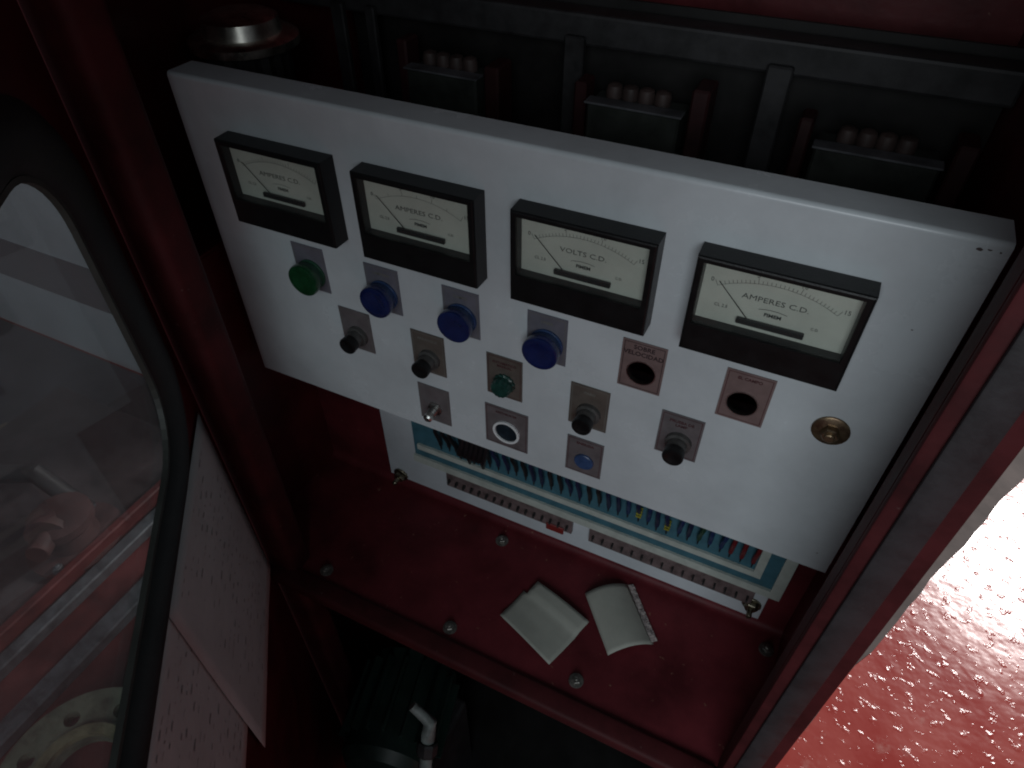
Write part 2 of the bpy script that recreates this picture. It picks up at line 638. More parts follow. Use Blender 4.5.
# top bend and return flange
prof = []
for i in range(9):
    a = math.radians(90 * i / 8)
    prof.append((.0035 - .0035 * math.cos(a), PT - .0035 + .0035 * math.sin(a)))
prof.append((.029, PT))
inner = [(y + (.0018 if z < PT - .0001 else 0), z - (.0018 if y > .004 else .0009)) for y, z in prof]
ring = []
for x in (0, PW):
    o1 = [bm.verts.new((x, y, z)) for y, z in prof]
    i1 = [bm.verts.new((x, max(y, .0018), z - .0018 if y > .001 else z)) for y, z in prof]
    ring.append((o1, i1))
for k in range(len(prof) - 1):
    bm.faces.new((ring[0][0][k], ring[0][0][k + 1], ring[1][0][k + 1], ring[1][0][k]))
    bm.faces.new((ring[0][1][k], ring[0][1][k + 1], ring[1][1][k + 1], ring[1][1][k]))
    for s_ in (0, 1):
        bm.faces.new((ring[s_][0][k], ring[s_][0][k + 1], ring[s_][1][k + 1], ring[s_][1][k]))
bm.faces.new((ring[0][0][-1], ring[1][0][-1], ring[1][1][-1], ring[0][1][-1]))
obj('front_sheet', bm, WHITE, pan, smooth=True)
# side returns
bm = B()
box(bm, (0.0006, .0022, PB_ + .001), (.0022, .024, PT - .006))
obj('side_return', bm, WHITE, pan)
bm = B()
box(bm, (PW - .0022, .0022, PB_ + .001), (PW - .0006, .024, PT - .006))
obj('side_return', bm, WHITE, pan)

# chips in the enamel
for (px, py, rr) in ((979, 249, .0016), (990, 250, .0011), (1001, 253, .0008), (286, 83, .0013), (291, 88, .0007), (817, 553, .0007), (912, 330, .0006)):
    p = at(px, py, 1, -.0002)
    bm = B()
    bm.faces.new([bm.verts.new((p.x + rr * random.uniform(.6, 1.5) * math.cos(2 * PI * k / 9), -.00025, min(PT - .0055, p.z + rr * random.uniform(.5, 1.0) * math.sin(2 * PI * k / 9)))) for k in range(9)])
    obj('paint_chip', bm, mat('chipped_primer', (0.10, 0.075, 0.075), .8), pan)

# --- meters
MW, MH, MD = 0.1075, 0.0765, 0.0185
MZ = 1.1615
meters = [(0.0525, 'AMPERES C.D.', ('0', '', '', ''), 'dimmest meter of the row, nearest the left end'),
          (0.1885, 'AMPERES C.D.', ('0', '5', '10', '15'), 'amperes meter above the left pair of blue lamps'),
          (0.3250, 'VOLTS C.D.', ('0', '5', '10', '15'), 'volts meter with a finely ticked scale'),
          (0.4585, 'AMPERES C.D.', ('0', '5', '10', '15'), 'amperes meter at the right end of the row')]
for mi, (x0, word, nums, lab) in enumerate(meters):
    x1, z0, z1 = x0 + MW, MZ, MZ + MH
    wx0, wx1, wz0, wz1 = x0 + .0046, x1 - .0050, z0 + .0235, z1 - .0042   # window
    # case: tapering bezel with an opening
    bm = B()
    O = [(x0, z0), (x1, z0), (x1, z1), (x0, z1)]
    Wd = [(wx0, wz0), (wx1, wz0), (wx1, wz1), (wx0, wz1)]
    e = .0018

    def ringv(pts, y, ins):
        cx, cz = (pts[0][0] + pts[2][0]) / 2, (pts[0][1] + pts[2][1]) / 2
        return [bm.verts.new((p[0] + (ins if p[0] < cx else -ins), y, p[1] + (ins if p[1] < cz else -ins))) for p in pts]
    rs = [ringv(O, -.0004, -.0002), ringv(O, -MD + .0016, 0.0), ringv(O, -MD + .0004, .0005), ringv(O, -MD, .0016),
          ringv(Wd, -MD, 0), ringv(Wd, -MD + .0012, .0004), ringv(Wd, -.0090, .0008)]
    for k in range(len(rs) - 1):
        for i in range(4):
            j = (i + 1) % 4
            bm.faces.new((rs[k][i], rs[k][j], rs[k + 1][j], rs[k + 1][i]))
    bm.faces.new(rs[0])
    mt = obj('meter', bm, BLACK, pan, label=lab)
    bm = B()
    box(bm, (wx0 - .002, -.0088, wz0 - .002), (wx1 + .002, -.0080, wz1 + .002))
    obj('dial', bm, DIAL, mt)
    DX, DZ, YD = x0 + .0026, 1.1905, -.0090
    # scale
    bm = B()
    ccx, ccz, RR = DX + .0500, DZ - .0465, .0790
    aL, aR = math.radians(118), math.radians(61)

    def pol(rad, a, y=YD):
        return Vector((ccx + rad * math.cos(a), y, ccz + rad * math.sin(a)))
    n = 40
    for i in range(n):
        a, a2 = aL + (aR - aL) * i / n, aL + (aR - aL) * (i + 1) / n
        q = [pol(RR, a), pol(RR, a2), pol(RR + .00028, a2), pol(RR + .00028, a)]
        bm.faces.new([bm.verts.new(v) for v in q])
    nt_ = 30 if mi != 1 else 6
    for i in range(nt_ + 1):
        a = aL + (aR - aL) * i / nt_
        ln = .0046 if i % max(1, nt_ // 3) == 0 else .0026
        da = .00016 / RR
        q = [pol(RR, a - da), pol(RR, a + da), pol(RR + ln, a + da), pol(RR + ln, a - da)]
        bm.faces.new([bm.verts.new(v) for v in q])
    obj('scale', bm, INKF if mi < 1 else mat('scale_ink', (0.10, 0.098, 0.09), 0.6), mt)
    bm = B()
    for k, s_ in enumerate(nums):
        if s_:
            a = aL + (aR - aL) * k / 3
            p = pol(RR + (.0062 if k in (1, 2) else .0044), a)
            if k == 0:
                p.x -= .002
            if k == 3:
                p.x += .0030
            merge(bm, text_bm(s_, .0046, lambda uu, vv, tt, p=p: Vector((p.x + uu, YD - tt, min(p.z, wz1 - .0035) + vv))))
    merge(bm, text_bm(word, .0062, lambda uu, vv, tt: Vector((DX + .0510 + uu * 1.12, YD - tt, DZ + .0205 + vv * .9))))
    merge(bm, text_bm('CL 2.5', .0034, lambda uu, vv, tt: Vector((DX + .0180 + uu, YD - tt, DZ + .0085 + vv))))
    merge(bm, text_bm('C.D.', .0028, lambda uu, vv, tt: Vector((DX + .0790 + uu, YD - tt, DZ + .0080 + vv))))
    obj('lettering', bm, INKF if mi < 1 else mat('dial_ink', (0.085, 0.083, 0.078), 0.6), mt)
    bm = text_bm('FIMEM', .0037, lambda uu, vv, tt: Vector((DX + .0518 + uu * 1.1, YD - tt, DZ + .0098 + vv)), bold=.00012)
    for i in range(14):   # arched line over the maker's mark
        t0, t1 = -1 + 2 * i / 14, -1 + 2 * (i + 1) / 14
        f_ = lambda t_: DZ + .0140 - .0012 * t_ * t_
        q = [(DX + .0512 + .0092 * t0, f_(t0)), (DX + .0512 + .0092 * t1, f_(t1)), (DX + .0512 + .0092 * t1, f_(t1) + .0004), (DX + .0512 + .0092 * t0, f_(t0) + .0004)]
        bm.faces.new([bm.verts.new((a, YD, c_)) for a, c_ in q])
    obj('emblem', bm, INK if mi else INKF, mt)
    bm = B()
    tip, root = Vector((DX + .0135, -.0100, DZ + .0275)), Vector((DX + .0375, -.0100, DZ + .0030))
    nx = (root - tip).normalized().cross(Vector((0, 1, 0))) * .0003
    for yy in (-.0102,):
        bm.faces.new([bm.verts.new(v) for v in (tip - nx * .6, tip + nx * .6, root + nx, root - nx)])
    ret = bmesh.ops.extrude_face_region(bm, geom=bm.faces[:])
    for v in ret['geom']:
        if isinstance(v, bmesh.types.BMVert):
            v.co.y -= .0003
    obj('needle', bm, BLACKG, mt)
    bm = B()
    box(bm, (DX + .0300, -.0122, DZ - .0004), (DX + .0740, -.0092, DZ + .0040), .0006, 1)
    obj('movement_cover', bm, BLACKG, mt)
    bm = B()
    box(bm, (wx0 - .0002, -MD + .0020, wz0 - .0002), (wx1 + .0002, -MD + .0028, wz1 + .0002))
    obj('cover_glass', bm, GLASS, mt)

# --- push buttons, lamps and their label plates
TW, TH = 0.0355, 0.0485


def plate(name, x0, z0, m, lines, ink, hole=None, w=TW, h=TH, label=None, lz=.0405, size=.0046):
    bm = B()
    loops = [[(x0, z0), (x0 + w, z0), (x0 + w, z0 + h), (x0, z0 + h)]]
    if hole:
        loops.append(circ(*hole))
    holed(bm, loops, front, -.0010, -.0002)
    o = obj(name, bm, m, pan, label=label)
    bm = B()
    for (a, b_, c_, d_) in ((.0016, .0016, w - .0016, .0021), (.0016, h - .0021, w - .0016, h - .0016),
                            (.0016, .0022, .0021, h - .0022), (w - .0021, .0022, w - .0016, h - .0022)):
        bm.faces.new([bm.verts.new((x0 + p, -.00115, z0 + q)) for p, q in ((a, b_), (c_, b_), (c_, d_), (a, d_))])
    for i, s_ in enumerate(lines):
        merge(bm, text_bm(s_, size, lambda uu, vv, tt, i=i: Vector((x0 + w / 2 + uu, -.00115 - tt * .5, z0 + lz - i * size * 1.05 + vv)), bold=.0001))
    obj('lettering', bm, ink, o)
    return o


def cyl(name, parent, m, x, z, prof, n=28, **k):
    bm = B()
    lathe(bm, (x, 0, z), (0, -1, 0), prof, n, **k)
    return obj(name, bm, m, parent, smooth=True)


Z1, Z2, Z3 = 1.0935, 1.0330, 0.9655
SKIRT = [(.0150, .0010), (.0150, .0026), (.0138, .0030), (.0142, .0070), (.0152, .0092), (.0153, .0104)]
DOME = [(.0148, .0102), (.0160, .0106), (.0162, .0146), (.0156, .0162), (.0142, .0168), (.0100, .0162), (.006, .0158)]
o = plate('indicator_lamp', 0.0915, Z1, TAGC, [''], INKF, label='dark green domed lamp on a grey label plate')
cyl('skirt', o, mat('green_skirt', (0.022, 0.075, 0.045), .3, var=.2, scale=80), 0.1095, Z1 + .0185, SKIRT)
cyl('lens', o, GREEN, 0.1095, Z1 + .0185, DOME)
for i, x in enumerate((0.1720, 0.2520, 0.3325)):
    o = plate('indicator_lamp', x, Z1, TAGC, [('LAMPARA', 'CAMPO', 'LINEA')[i]], INKF, label=('blue domed lamp next to the green lamp', 'middle blue domed lamp', 'blue domed lamp below the volts meter')[i], size=.0040)
    cyl('skirt', o, mat('blue_skirt', (0.030, 0.060, 0.15), .28, var=.2, scale=80), x + TW / 2, Z1 + .0190, SKIRT)
    cyl('lens', o, BLUE, x + TW / 2, Z1 + .0190, DOME)
for (x, z), ls, lab in (((0.4140, Z1), ['SOBRE', 'VELOCIDAD'], 'label plate round an empty hole reading SOBRE VELOCIDAD'),
                        ((0.4945, Z1), ['EL CAMPO'], 'pink-brown label plate round an empty hole by the brass bolt')):
    hx, hz = HOLES[0] if x < .45 else HOLES[1]
    o = plate('label_plate', x, z, TAGD, ls, INKR if x > .45 else mat('black_maroon', (0.02, 0.010, 0.014), .6), hole=(hx, hz, .0121), label=lab,
              lz=.0425, size=.0058 if x < .45 else .0038)
    bm = B()
    ringp = circ(hx, hz, .0123)
    holed(bm, [circ(hx, hz, .0122), circ(hx, hz, .0112)], front, -.0013, .0030)
    obj('rim', bm, STEEL, o)
# knobs with grey collars
KN_C = [(.0112, .0010), (.0108, .0045), (.0082, .0050), (.0080, .0125)]
KN_K = [(.0076, .0123), (.0086, .0127), (.0090, .0195), (.0084, .0208), (.0064, .0210), (.0050, .0202)]
for x, z, m, ls, lab in ((0.1320, Z2, TAGB, ['PARO'], 'black push button nearest the left edge'),
                         (0.2135, Z2, TAGA, ['ARRANQUE'], 'black push button above the bare metal stud'),
                         (0.3745, Z2 - .002, TAGA, ['PARO'], 'black push button above the small blue button'),
                         (0.4545, Z2 - .001, TAGB, ['PRUEBA DE', 'LAMP'], 'black push button nearest the brass bolt')):
    o = plate('push_button', x, z, m, ls, INKR if x > .44 else INKF, label=lab, size=.0040)
    cx, cz = x + TW / 2 + .0008, z + .0180
    cyl('collar', o, GREYM, cx, cz, KN_C)
    cyl('cap', o, BLACK, cx, cz, KN_K)
o = plate('selector', 0.2140, Z3, TAGB, [''], INKF, label='bare metal stud on a mauve label plate')
cx, cz = 0.2140 + .0185, Z3 + .0195
bm = B()
lathe(bm, (cx, 0, cz), (0, -1, 0), [(.0085, .001), (.0085, .003), (.0075, .0035)], 6)
lathe(bm, (cx, 0, cz), (0, -1, 0), [(.0042, .002), (.0042, .006), (.0050, .0065), (.0040, .008), (.0050, .0095), (.0040, .011), (.0050, .0125), (.0047, .0175), (.003, .019)], 16)
obj('stud', bm, STEEL, o, smooth=True)
o = plate('indicator_lamp', 0.2930, Z2 + .001, TAGA, ['AUTOMATICO', 'MANUAL'], INKR, label='small dark green ribbed cap', size=.0036)
cyl('lens', o, GREENB, 0.2930 + .0180, Z2 + .0190, [(.0105, .001), (.0105, .003), (.0092, .004), (.0092, .0110), (.0080, .0128), (.0055, .0132)], 28, ripple=.05, nr=14)
o = plate('push_button', 0.2895, Z3, TAGB, ['RESTABLECER'], INKR, w=.0455, h=.0525, label='dark flush button in a white ring', size=.0036, lz=.0455)
cx, cz = 0.3125, Z3 + .0215
bm = B()
holed(bm, [circ(cx, cz, .0142, 36), circ(cx, cz, .0118, 36)], front, -.0030, -.0011)
obj('ring', bm, WHITER, o, smooth=True)
cyl('cap', o, VOID, cx, cz, [(.0116, .0011), (.0116, .0016), (.006, .0014)])
o = plate('push_button', 0.3752, Z3 + .001, TAGB, ['ENERGIA'], INKR, h=.0470, label='small flush blue button on the lowest label plate', size=.0042)
cyl('cap', o, BLUEL, 0.3752 + .0183, Z3 + .0190, [(.0095, .0011), (.0095, .0026), (.0086, .0034), (.004, .0036)])
# bolt with wide washer
bm = B()
lathe(bm, (0.5755, 0, 1.1115), (0, -1, 0), [(.0132, .0002), (.0132, .0016), (.0124, .0022)], 30)
wsh = obj('bolt', bm, BRASS, pan, smooth=True, label='brass bolt on a wide washer')
bm = B()
lathe(bm, (0.5755, -.0022, 1.1115), (0, -1, 0), [(.0066, 0), (.0066, .0045), (.0056, .0056)], 6)
lathe(bm, (0.5755, -.0077, 1.1115), (0, -1, 0), [(.0038, -.001), (.0038, .0022), (.003, .0028)], 14)
obj('head', bm, BRASS, wsh)

# ------------------------------------------------------------------ terminal board behind the panel
YP = 0.076          # front of the white backing plate
tb = thing('terminal_board', 'teal terminal board with rows of wires on a white plate below the panel', 'terminal board', (0.35, 0.076, ZS + .02))
pl, prr, ptop = at(391, 471, 1, YP), at(757, 621, 1, YP), 1.04
bm = B()
box(bm, (pl.x, YP, (pl.z + prr.z) / 2), (prr.x, YP + .006, ptop), .0006, 1)
obj('backing_plate', bm, WHITEP, tb)
YBD = 0.052
bl, br_ = at(416, 457, 1, YBD), at(779, 602, 1, YBD)
bz = (bl.z + br_.z) / 2
bxr = br_.x
bxl = bl.x
bm = B()
box(bm, (bxl, YBD, bz), (bxr, YBD + .012, ptop - .02), .0006, 1)
bd = obj('board', bm, TEAL, tb)
# cream strips: outer and inner border
for (off, wd) in ((.0010, .0115), (.0270, .0085)):
    bm = B()
    loops = [[(bxl - 0.001 + off * .3, bz + off), (bxr - off, bz + off), (bxr - off, ptop - .03), (bxr - off - wd, ptop - .03), (bxr - off - wd, bz + off + wd), (bxl - .001 + off * .3, bz + off + wd)]]
    holed(bm, loops, front, YBD - .0035, YBD - .0003)
    obj('cream_border', bm, CREAM, tb)
# connectors (brown) mounted on the plate below the board
for (pa_, pb_) in (((447, 484), (571, 535)), ((588, 541), (752, 601))):
    a, c = at(*pa_, 1, YP - .006), at(*pb_, 1, YP - .006)
    zl = (at(447, 484, 1, YP - .006).z + at(752, 601, 1, YP - .006).z) / 2 - .006
    bm = B()
    box(bm, (a.x, YP - .006, zl), (c.x, YP - .0003, zl + .045), .0005, 1)
    o = obj('connector', bm, BROWN, tb)
    bm = B()
    n = 16
    for i in range(n):
        x = a.x + (c.x - a.x) * (i + .5) / n
        box(bm, (x - .0011, YP - .0125, zl + .012), (x + .0011, YP - .0062, zl + .0165))
    obj('pins', bm, INK, o)['kind'] = 'stuff'
a = at(556, 529, 1, YP - .008)
bm = B()
box(bm, (a.x - .014, YP - .0085, a.z - .007), (a.x + .010, YP - .0064, a.z + .006), .001, 1)
obj('red_clip', bm, mat('red_plastic', (0.22, 0.025, 0.022), .4), tb)
# standoff nuts at the lower corners of the plate
for (px, py) in ((751, 606), (400, 476)):
    p = at(px, py, 1, YP - .004)
    bm = B()
    lathe(bm, (p.x, YP - .0003, p.z), (0, -1, 0), [(.0110, 0), (.0110, .002), (.0104, .0026)], 20)
    lathe(bm, (p.x, YP - .0028, p.z), (0, -1, 0), [(.0080, 0), (.0080, .005), (.0070, .006)], 6)
    lathe(bm, (p.x, YP - .0088, p.z), (0, -1, 0), [(.0032, 0), (.0032, .010), (.0025, .011)], 10)
    obj('standoff', bm, mat('old_zinc', (0.30, 0.27, 0.20), .4, 1.0, var=.4, scale=150), tb)
# wires: ferrule and coloured sleeve, one by one
WCOL = {'navy': mat('navy_wire', (0.010, 0.016, 0.055), .4), 'blue': mat('blue_wire', (0.010, 0.028, 0.10), .4),
        'black': mat('black_wire', (0.010, 0.010, 0.012), .4), 'yellow': mat('yellow_wire', (0.32, 0.30, 0.035), .4),
        'green': mat('green_wire', (0.015, 0.055, 0.03), .4), 'red': mat('red_wire', (0.15, 0.014, 0.018), .4)}
seq = ['black'] * 4 + ['navy', 'black', 'black', 'navy'] * 4 + ['navy', 'blue', 'yellow', 'blue', 'navy', 'yellow', 'blue', 'navy', 'green', 'blue', 'blue', 'red', 'red', 'red']
wl, wr = at(440, 446, 1, YBD - .004), at(751, 566, 1, YBD - .004)
wz = bz + .049
nW = len(seq)
for i, cname in enumerate(seq):
    x = wl.x + (wr.x - wl.x) * i / (nW - 1) + random.uniform(-.0012, .0012)
    dz = random.uniform(-.003, .002)
    y0 = YBD - .0030
    bm = B()
    tube(bm, [(x, y0, wz - .004 + dz), (x, y0, wz + .006 + dz)], [.0008, .0012], 6)
    wire = obj('wire', bm, WCOL['black'], tb)
    lean = random.uniform(-.003, .003)
    bm = B()
    tube(bm, [(x, y0, wz + .0045 + dz), (x, y0 - .001, wz + .012 + dz), (x + lean * .3, y0 - .005, wz + .022 + dz),
              (x + lean * .7, y0 - .011, wz + .036), (x + lean, y0 - .010, wz + .060), (x + lean, y0 - .004, wz + .085)],
         [.0024, .0026, .0025, .0024, .0022, .0022], 8)
    obj('sleeve', bm, WCOL['navy' if cname == 'yellow' else cname], wire, smooth=True)
    if cname == 'yellow':
        bm = B()
        for k in range(3):
            zz = wz + .008 + dz + k * .005
            box(bm, (x - .0029, y0 - .0046, zz), (x + .0029, y0 + .0006, zz + .0018))
        obj('stripe', bm, WCOL['yellow'], wire)
# a dark taped bundle near the left end
p = at(458, 455, 1, YBD - .010)
bm = B()
for k in range(6):
    xx = p.x + k * .006
    tube(bm, [(xx, YBD - .004, p.z - .012 + .004 * math.sin(k * 2.1)), (xx + .004, YBD - .012, p.z + .006), (xx + .010, YBD - .015, p.z + .030), (xx + .012, YBD - .010, p.z + .055)],
         [.0016, .0036, .0042, .004], 8)
obj('wire_bundle', bm, WCOL['black'], tb, smooth=True)

# ------------------------------------------------------------------ scraps of paper on the shelf


def scrap(name, quad, hfun, m, label, extra=None, notch=None, nu=16, nv=14):
    P = [at(px, py, 2, ZS) for px, py in quad]      # four corners a, b, c, d (u along a-b, v along a-d)
    bm = B()
    g = []
    for j in range(nv + 1):
        row = []
        for i in range(nu + 1):
            a, c = i / nu, j / nv
            q = P[0].lerp(P[1], a).lerp(P[3].lerp(P[2], a), c)
            row.append(bm.verts.new((q.x, q.y, ZS + .0012 + hfun(a, c))))
        g.append(row)
    for j in range(nv):
        for i in range(nu):
            if notch and notch((i + .5) / nu, (j + .5) / nv):
                continue
            bm.faces.new((g[j][i], g[j][i + 1], g[j + 1][i + 1], g[j + 1][i]))
    for v in [v for v in bm.verts if not v.link_faces]:
        bm.verts.remove(v)
    o = obj(name, bm, m, None, smooth=True)
    md = o.modifiers.new('t', 'SOLIDIFY')
    md.thickness = .0004
    md.offset = 1
    return tag(o, label, 'paper', 'paper scraps on the cabinet shelf')


# left scrap: folded strip lies over its far edge
scrap('paper_scrap', [(500, 617), (534, 581), (589, 624), (549, 666)],
      lambda a, c: .010 * max(0, .35 - a) ** 1.0 * (1 - .4 * c) + .006 * math.sin(PI * c) * (.4 + .6 * a) * .6 + (.004 if a > .66 else 0) * min(1, (a - .66) * 12),
      NOTE, 'dull creased paper scrap with a notched corner on the red shelf', notch=lambda a, c: a > .68 and c < .06)
scrap('paper_scrap', [(585, 594), (627, 585), (653, 645), (608, 656)],
      lambda a, c: .010 * math.sin(PI * min(1, a * 1.02)) ** .8,
      NOTE, 'paler arched paper scrap with a torn dark-lined edge, nearer the standoff bolt')
# printed dark line and torn white margin along the arched scrap
P = [at(*p, 2, ZS) for p in ((628, 586), (633, 585), (657, 642), (651, 644))]
bm = B()
ns = 18
for s_ in range(ns):
    t0, t1 = s_ / ns, (s_ + 1) / ns
    j0, j1 = random.uniform(-.25, .25), random.uniform(-.25, .25)
    q = [P[0].lerp(P[3], t0), P[1].lerp(P[2], t0), P[1].lerp(P[2], t1), P[0].lerp(P[3], t1)]
    bm.faces.new([bm.verts.new((v.x, v.y, ZS + .0022 + .001 * (s_ % 2))) for v in q])
scrap_edge = obj('torn_margin', bm, mat('torn_paper', (0.50, 0.44, 0.42), .8, var=.5, scale=220, color2=(.06, .05, .06)), bpy.data.objects['paper_scrap.001'])

# ------------------------------------------------------------------ cabinet door, half open on the left
H0 = Vector((0.030, -0.1175, 0))
DV = Vector((0.6264, -0.7795, 0))      # along the door from its hinge
DN = Vector((0.7795, 0.6264, 0))       # its inner face's normal (towards the camera)


def dpt(s_, z, t):
    return H0 + DV * s_ + Vector((0, 0, z)) + DN * t


door = thing('cabinet_door', 'dark red cabinet door with rubber-edged window, swung half open at left', 'door', (H0.x, H0.y, 0.10))
W_O = (0.012, 1.004, 0.585, 1.336)     # gasket outer outline in door coordinates
W_I = (0.058, 1.034, 0.535, 1.294)
bm = B()
holed(bm, [[(-0.0115, 0.10), (0.635, 0.10), (0.635, 1.68), (-0.0115, 1.68)], rrect(W_O[0] + .02, W_O[1] + .02, W_O[2] - .02, W_O[3] - .02, .06)], dpt, -.0030, 0.0)
obj('door_sheet', bm, RED, door)
# rubber gasket: bulging profile swept round the opening
bm = B()
loops = []
NP = 9
for k in range(NP):
    f = k / (NP - 1)
    lp = rrect(W_O[0] + (W_I[0] - W_O[0]) * f, W_O[1] + (W_I[1] - W_O[1]) * f, W_O[2] + (W_I[2] - W_O[2]) * f, W_O[3] + (W_I[3] - W_O[3]) * f, .095 - .035 * f, 10)
    h = .0015 + .008 * math.sin(PI * min(1, f * 1.05)) ** .7
    loops.append([bm.verts.new(dpt(a, c_, h if k < NP - 1 else -.0015)) for a, c_ in lp])
nn = len(loops[0])
for k in range(NP - 1):
    for i in range(nn):
        j = (i + 1) % nn
        bm.faces.new((loops[k][i], loops[k][j], loops[k + 1][j], loops[k + 1][i]))
obj('gasket', bm, RUBBER, door, smooth=True)
# pale inner bead
bm = B()
holed(bm, [rrect(W_I[0] - .001, W_I[1] - .001, W_I[2] + .001, W_I[3] + .001, .061, 10), rrect(W_I[0] + .003, W_I[1] + .003, W_I[2] - .003, W_I[3] - .003, .057, 10)], dpt, -.004, .0005)
obj('bead', bm, mat('grey_bead', (0.05, 0.053, 0.047), .5), door)
bm = B()
holed(bm, [rrect(W_I[0] - .012, W_I[1] - .012, W_I[2] + .012, W_I[3] + .012, .06)], dpt, -.0085, -.0045)
obj('window_pane', bm, PANE, door)

# sheets of paper taped to the door below the window
DM = None


def door_paper(name, s0, z0, s1, z1, t, m, label, seed, tilt=0.0):
    rnd = random.Random(seed)
    bm = B()
    nu, nv = 14, 14
    g = []
    for j in range(nv + 1):
        row = []
        for i in range(nu + 1):
            a, c_ = i / nu, j / nv
            ss, zz = s0 + (s1 - s0) * a, z0 + (z1 - z0) * c_ + tilt * (a - .5)
            lift = t + .0028 * (1 - c_) ** 2 * (t / .0022) + .0003 * math.sin(a * 5 + seed) * (1 - c_)
            row.append(bm.verts.new(dpt(ss, zz, lift)))
        g.append(row)
    for j in range(nv):
        for i in range(nu):
            bm.faces.new((g[j][i], g[j][i + 1], g[j + 1][i + 1], g[j + 1][i]))
    o = tag(obj(name, bm, m, None, smooth=True), label, 'paper', 'papers taped inside the door')
    md = o.modifiers.new('t', 'SOLIDIFY')
    md.thickness = .0003
    bm = B()
    for k in range(20):
        zz = z1 - .020 - k * (z1 - z0 - .04) / 19
        ss = s0 + .022
        while ss < s1 - .03:
            ln = rnd.uniform(.002, .010)
            if rnd.random() < .62:
                hgt = rnd.choice((.0008, .0012, .0018))
                q = [(ss, zz), (ss + ln, zz + rnd.uniform(-.001, .001)), (ss + ln, zz + hgt), (ss + .001, zz + hgt)]
                cz = (zz - z0) / (z1 - z0)
                bm.faces.new([bm.verts.new(dpt(a, c_, t + .0028 * (1 - cz) ** 2 * (t / .0022) + .0007)) for a, c_ in q])
            ss += ln + rnd.uniform(.003, .012)
    obj('writing', bm, mat('pencil_grey', (0.36, 0.36, 0.36), .8), o)['kind'] = 'stuff'
    return o


door_paper('paper_sheet', 0.003, 0.722, 0.222, 0.999, .0022, PAPER, 'pinkish paper sheet with faint writing taped beside the hinge side of the door', 3)
door_paper('paper_sheet', 0.150, 0.775, 0.366, 1.001, .0007, PAPER, 'pinkish paper sheet tucked under the other sheet, nearer the camera', 8)

# ------------------------------------------------------------------ what shows through the window
# white wall beyond
wp = at(0, 317, 2, 0.0)
wy = wp.y
bm = B()
box(bm, (-3.6, wy, 0.0), (-0.55, wy + .12, 1.05))
ww = tag(obj('low_wall', bm, WALLW), 'white low wall with a dull stripe seen through the door window', 'wall')
bm = B()
za, zb = at(0, 238, 1, wy).z, at(0, 272, 1, wy).z
box(bm, (-3.6, wy - .004, zb), (-0.55, wy - .0005, za))
obj('stripe', bm, WSTRIPE, ww)
# dark grey floor before it, shade put into its colour
bm = B()
q = [at(-150, 260, 2, .005), at(150, 380, 2, .005), at(20, 455, 2, .005), at(-250, 520, 2, .005)]
q = [(-3.5, wy - .01, .005), (q[1].x, wy - .01, .005), (q[2].x, q[2].y, .005), (q[3].x, q[3].y, .005)]
bm.faces.new([bm.verts.new(p) for p in q])
struct(obj('floor_surface', bm, DFLOOR))
bm = B()
q = [(-3.6, wy - .02, .002), (-0.30, wy - .02, .002), (-0.30, -0.05, .002), (-3.6, -0.30, .002)]  # added darker sheet covering the red floor
bm.faces.new([bm.verts.new(p) for p in q])
struct(obj('floor_surface', bm, mat('dark_floor_sheet', (0.065, 0.055, 0.06), .6, var=.4, scale=7)))
bm = B()
q = [(-0.25, -0.15, .004), (0.80, -0.15, .004), (0.80, -1.9, .004), (-0.25, -1.9, .004)]  # added black sheet standing for the shaded floor before the cabinet
bm.faces.new([bm.verts.new(p) for p in q])
struct(obj('shade_floor_sheet', bm, RUBBER))
# skid deck with rails running away from the camera
ZD = 0.16
skid = thing('machine_skid', 'red steel machine skid with pale worn rails seen through the door window', 'skid', (-0.8, 0.0, 0))
xa = at(77, 592, 2, ZD + .03).x
bm = B()
box(bm, (xa - .05, -1.6, 0.10), (xa + .45, 0.30, ZD), .004, 1)
obj('deck', bm, SKIDR, skid)
bm = B()
box(bm, (xa - .62, -1.6, 0.06), (xa - .052, 0.30, ZD - .001), .004, 1)
obj('base_plate', bm, mat('grimy_plate', (0.070, 0.055, 0.058), .5, var=.5, scale=9), skid)
for (px, py, wd, hh, m) in ((77, 588, .030, .030, PALEM), (100, 640, .008, .012, PALEM), (25, 707, .040, .030, PALEM), (20, 612, .02, .04, SKIDR)):
    x = at(px, py, 2, ZD + hh).x
    bm = B()
    box(bm, (x - wd / 2, -1.55, ZD + .001), (x + wd / 2, 0.28, ZD + hh), .003, 1)
    obj('rail', bm, m, skid)
# coupling flange lying on the skid
zf = ZD + .055
c = at(82, 775, 2, zf)
re_ = (at(130, 688, 2, zf) - c).length
tf = thing('pipe_flange', 'olive grey cast flange with bolt holes, lowest thing in the door window', 'flange', (c.x, c.y, ZD + .03))
bm = B()
hol = [circ(0, 0, re_ * .42, 32)]
for k in range(8):
    a = 2 * PI * k / 8 + .25
    hol.append(circ(re_ * .74 * math.cos(a), re_ * .74 * math.sin(a), re_ * .095, 14))
holed(bm, [circ(0, 0, re_, 48)] + hol, lambda a, b_, t_: Vector((c.x + a, c.y + b_, t_)), ZD + .0315, zf)
fl = obj('disc', bm, OLIVE, tf)
bm = B()
holed(bm, [circ(0, 0, re_ * .55, 36), circ(0, 0, re_ * .425, 36)], lambda a, b_, t_: Vector((c.x + a, c.y + b_, t_)), zf + .0002, zf + .012)
obj('raised_face', bm, mat('worn_olive', (0.24, 0.22, 0.13), .5, var=.4, scale=30), tf)
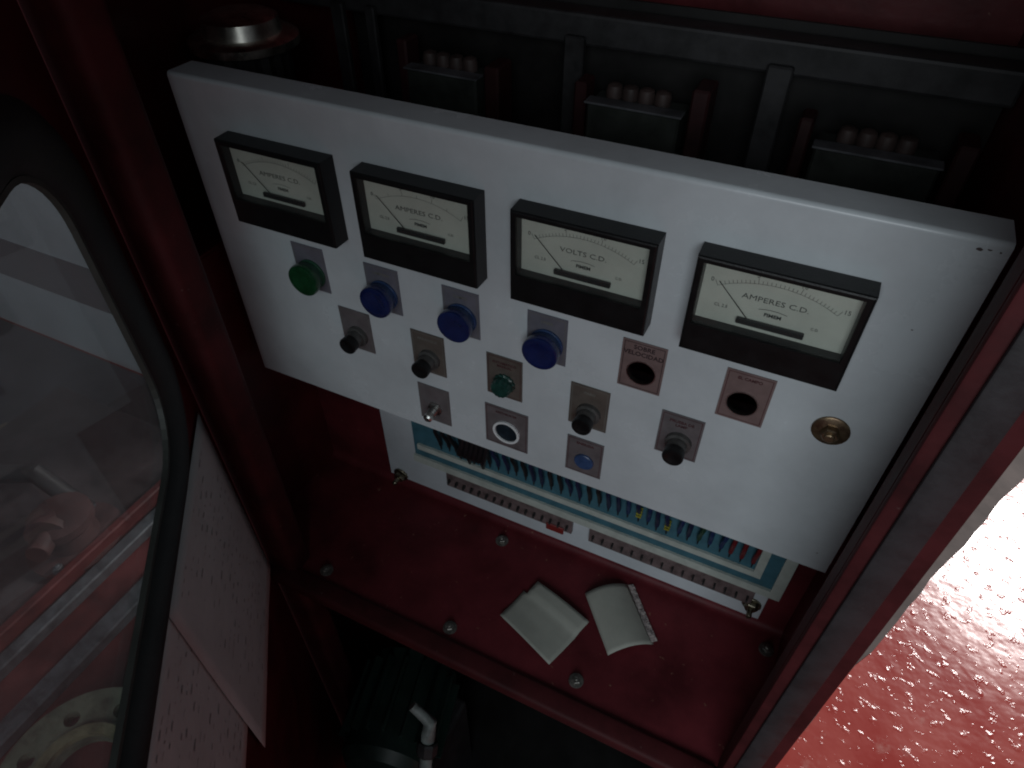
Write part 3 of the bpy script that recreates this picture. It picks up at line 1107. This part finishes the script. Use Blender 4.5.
# small pump with lumpy castings
c = at(62, 520, 2, ZD + .08)
pump = thing('pump', 'dusty reddish pump casting on the skid beyond the window glass', 'pump', (c.x, c.y, ZD))
bm = B()
lathe(bm, (c.x, c.y, ZD + .001), (0, 0, 1), [(.10, 0), (.10, .012), (.055, .02), (.052, .06), (.065, .075), (.065, .095), (.04, .105)], 24)
obj('body', bm, PINK, pump, smooth=True)
bm = B()
lathe(bm, (c.x - .03, c.y + .02, ZD + .07), (.5, -.75, .15), [(.030, 0), (.034, .06), (.045, .062), (.045, .08), (.022, .082), (.022, .13)], 20)
obj('inlet', bm, PINK, pump, smooth=True)
bm = B()
tube(bm, [(c.x - .02, c.y + .06, ZD + .03), (c.x - .12, c.y + .05, ZD + .12), (c.x - .24, c.y + .0, ZD + .11), (c.x - .36, c.y - .1, ZD + .05)], .022, 12)
obj('hose', bm, DSTEEL, pump, smooth=True)
for k in range(4):
    a = k * PI / 2 + .5
    bm = B()
    hexbolt(bm, (c.x + .082 * math.cos(a), c.y + .082 * math.sin(a), ZD + .0125), (0, 0, 1), .014, .003, .010, .009)
    obj('bolt', bm, PALEM, pump)
# rag
c = at(2, 462, 2, .03)
bm = B()
bmesh.ops.create_icosphere(bm, subdivisions=4, radius=1.0)
for v in bm.verts:
    n = v.co.normalized()
    k = 1 + .22 * math.sin(7 * n.x + 3 * n.y) * math.cos(6 * n.y - 4 * n.z) + .12 * math.sin(15 * n.x * n.y + 9 * n.z)
    v.co = Vector((c.x + n.x * .14 * k, c.y + n.y * .10 * k, max(.004, .03 + n.z * .05 * k)))
tag(obj('rag', bm, TAN, None, smooth=True), 'crumpled tan rag on the floor beyond the door window', 'rag')

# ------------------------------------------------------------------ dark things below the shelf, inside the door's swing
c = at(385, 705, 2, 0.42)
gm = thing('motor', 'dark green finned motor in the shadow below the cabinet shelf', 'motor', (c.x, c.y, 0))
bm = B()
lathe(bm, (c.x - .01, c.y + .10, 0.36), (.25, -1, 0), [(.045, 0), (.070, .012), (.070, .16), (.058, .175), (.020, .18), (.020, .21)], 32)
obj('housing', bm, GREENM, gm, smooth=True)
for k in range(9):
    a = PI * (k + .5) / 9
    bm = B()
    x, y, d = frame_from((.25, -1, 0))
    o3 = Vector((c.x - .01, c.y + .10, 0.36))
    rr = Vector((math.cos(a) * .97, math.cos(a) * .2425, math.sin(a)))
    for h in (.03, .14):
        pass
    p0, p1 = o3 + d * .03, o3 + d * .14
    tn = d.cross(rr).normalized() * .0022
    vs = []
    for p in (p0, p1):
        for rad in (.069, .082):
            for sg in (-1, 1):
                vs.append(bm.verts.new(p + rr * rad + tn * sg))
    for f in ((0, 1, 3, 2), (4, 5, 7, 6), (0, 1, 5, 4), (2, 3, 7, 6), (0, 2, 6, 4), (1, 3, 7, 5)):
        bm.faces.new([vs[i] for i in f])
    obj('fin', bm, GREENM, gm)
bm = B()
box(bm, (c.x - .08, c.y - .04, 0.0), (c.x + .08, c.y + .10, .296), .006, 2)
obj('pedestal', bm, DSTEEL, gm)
# bare metal conduit elbow
a, c2, e = at(412, 706, 2, .58), at(430, 722, 2, .56), at(424, 775, 2, .50)
bm = B()
mid = c2
tube(bm, [a, a.lerp(c2, .6), c2, c2.lerp(e, .25), e, Vector((e.x, e.y - .02, .30)), Vector((e.x, e.y - .02, 0.002))], [.006, .007, .009, .0095, .0095, .0095, .0095], 14)
pipe = thing('conduit', 'worn pale metal conduit elbow in the dark below the shelf', 'conduit', (e.x, e.y - .02, 0))
obj('pipe', bm, mat('bare_aluminium', (0.22, 0.25, 0.24), .5, .0, var=.3, scale=60), pipe, smooth=True)
bm = B()
d = (e - c2).normalized()
lathe(bm, c2.lerp(e, .35), d, [(.0125, 0), (.014, .003), (.014, .016), (.0125, .019)], 8)
obj('coupling', bm, DSTEEL, pipe)
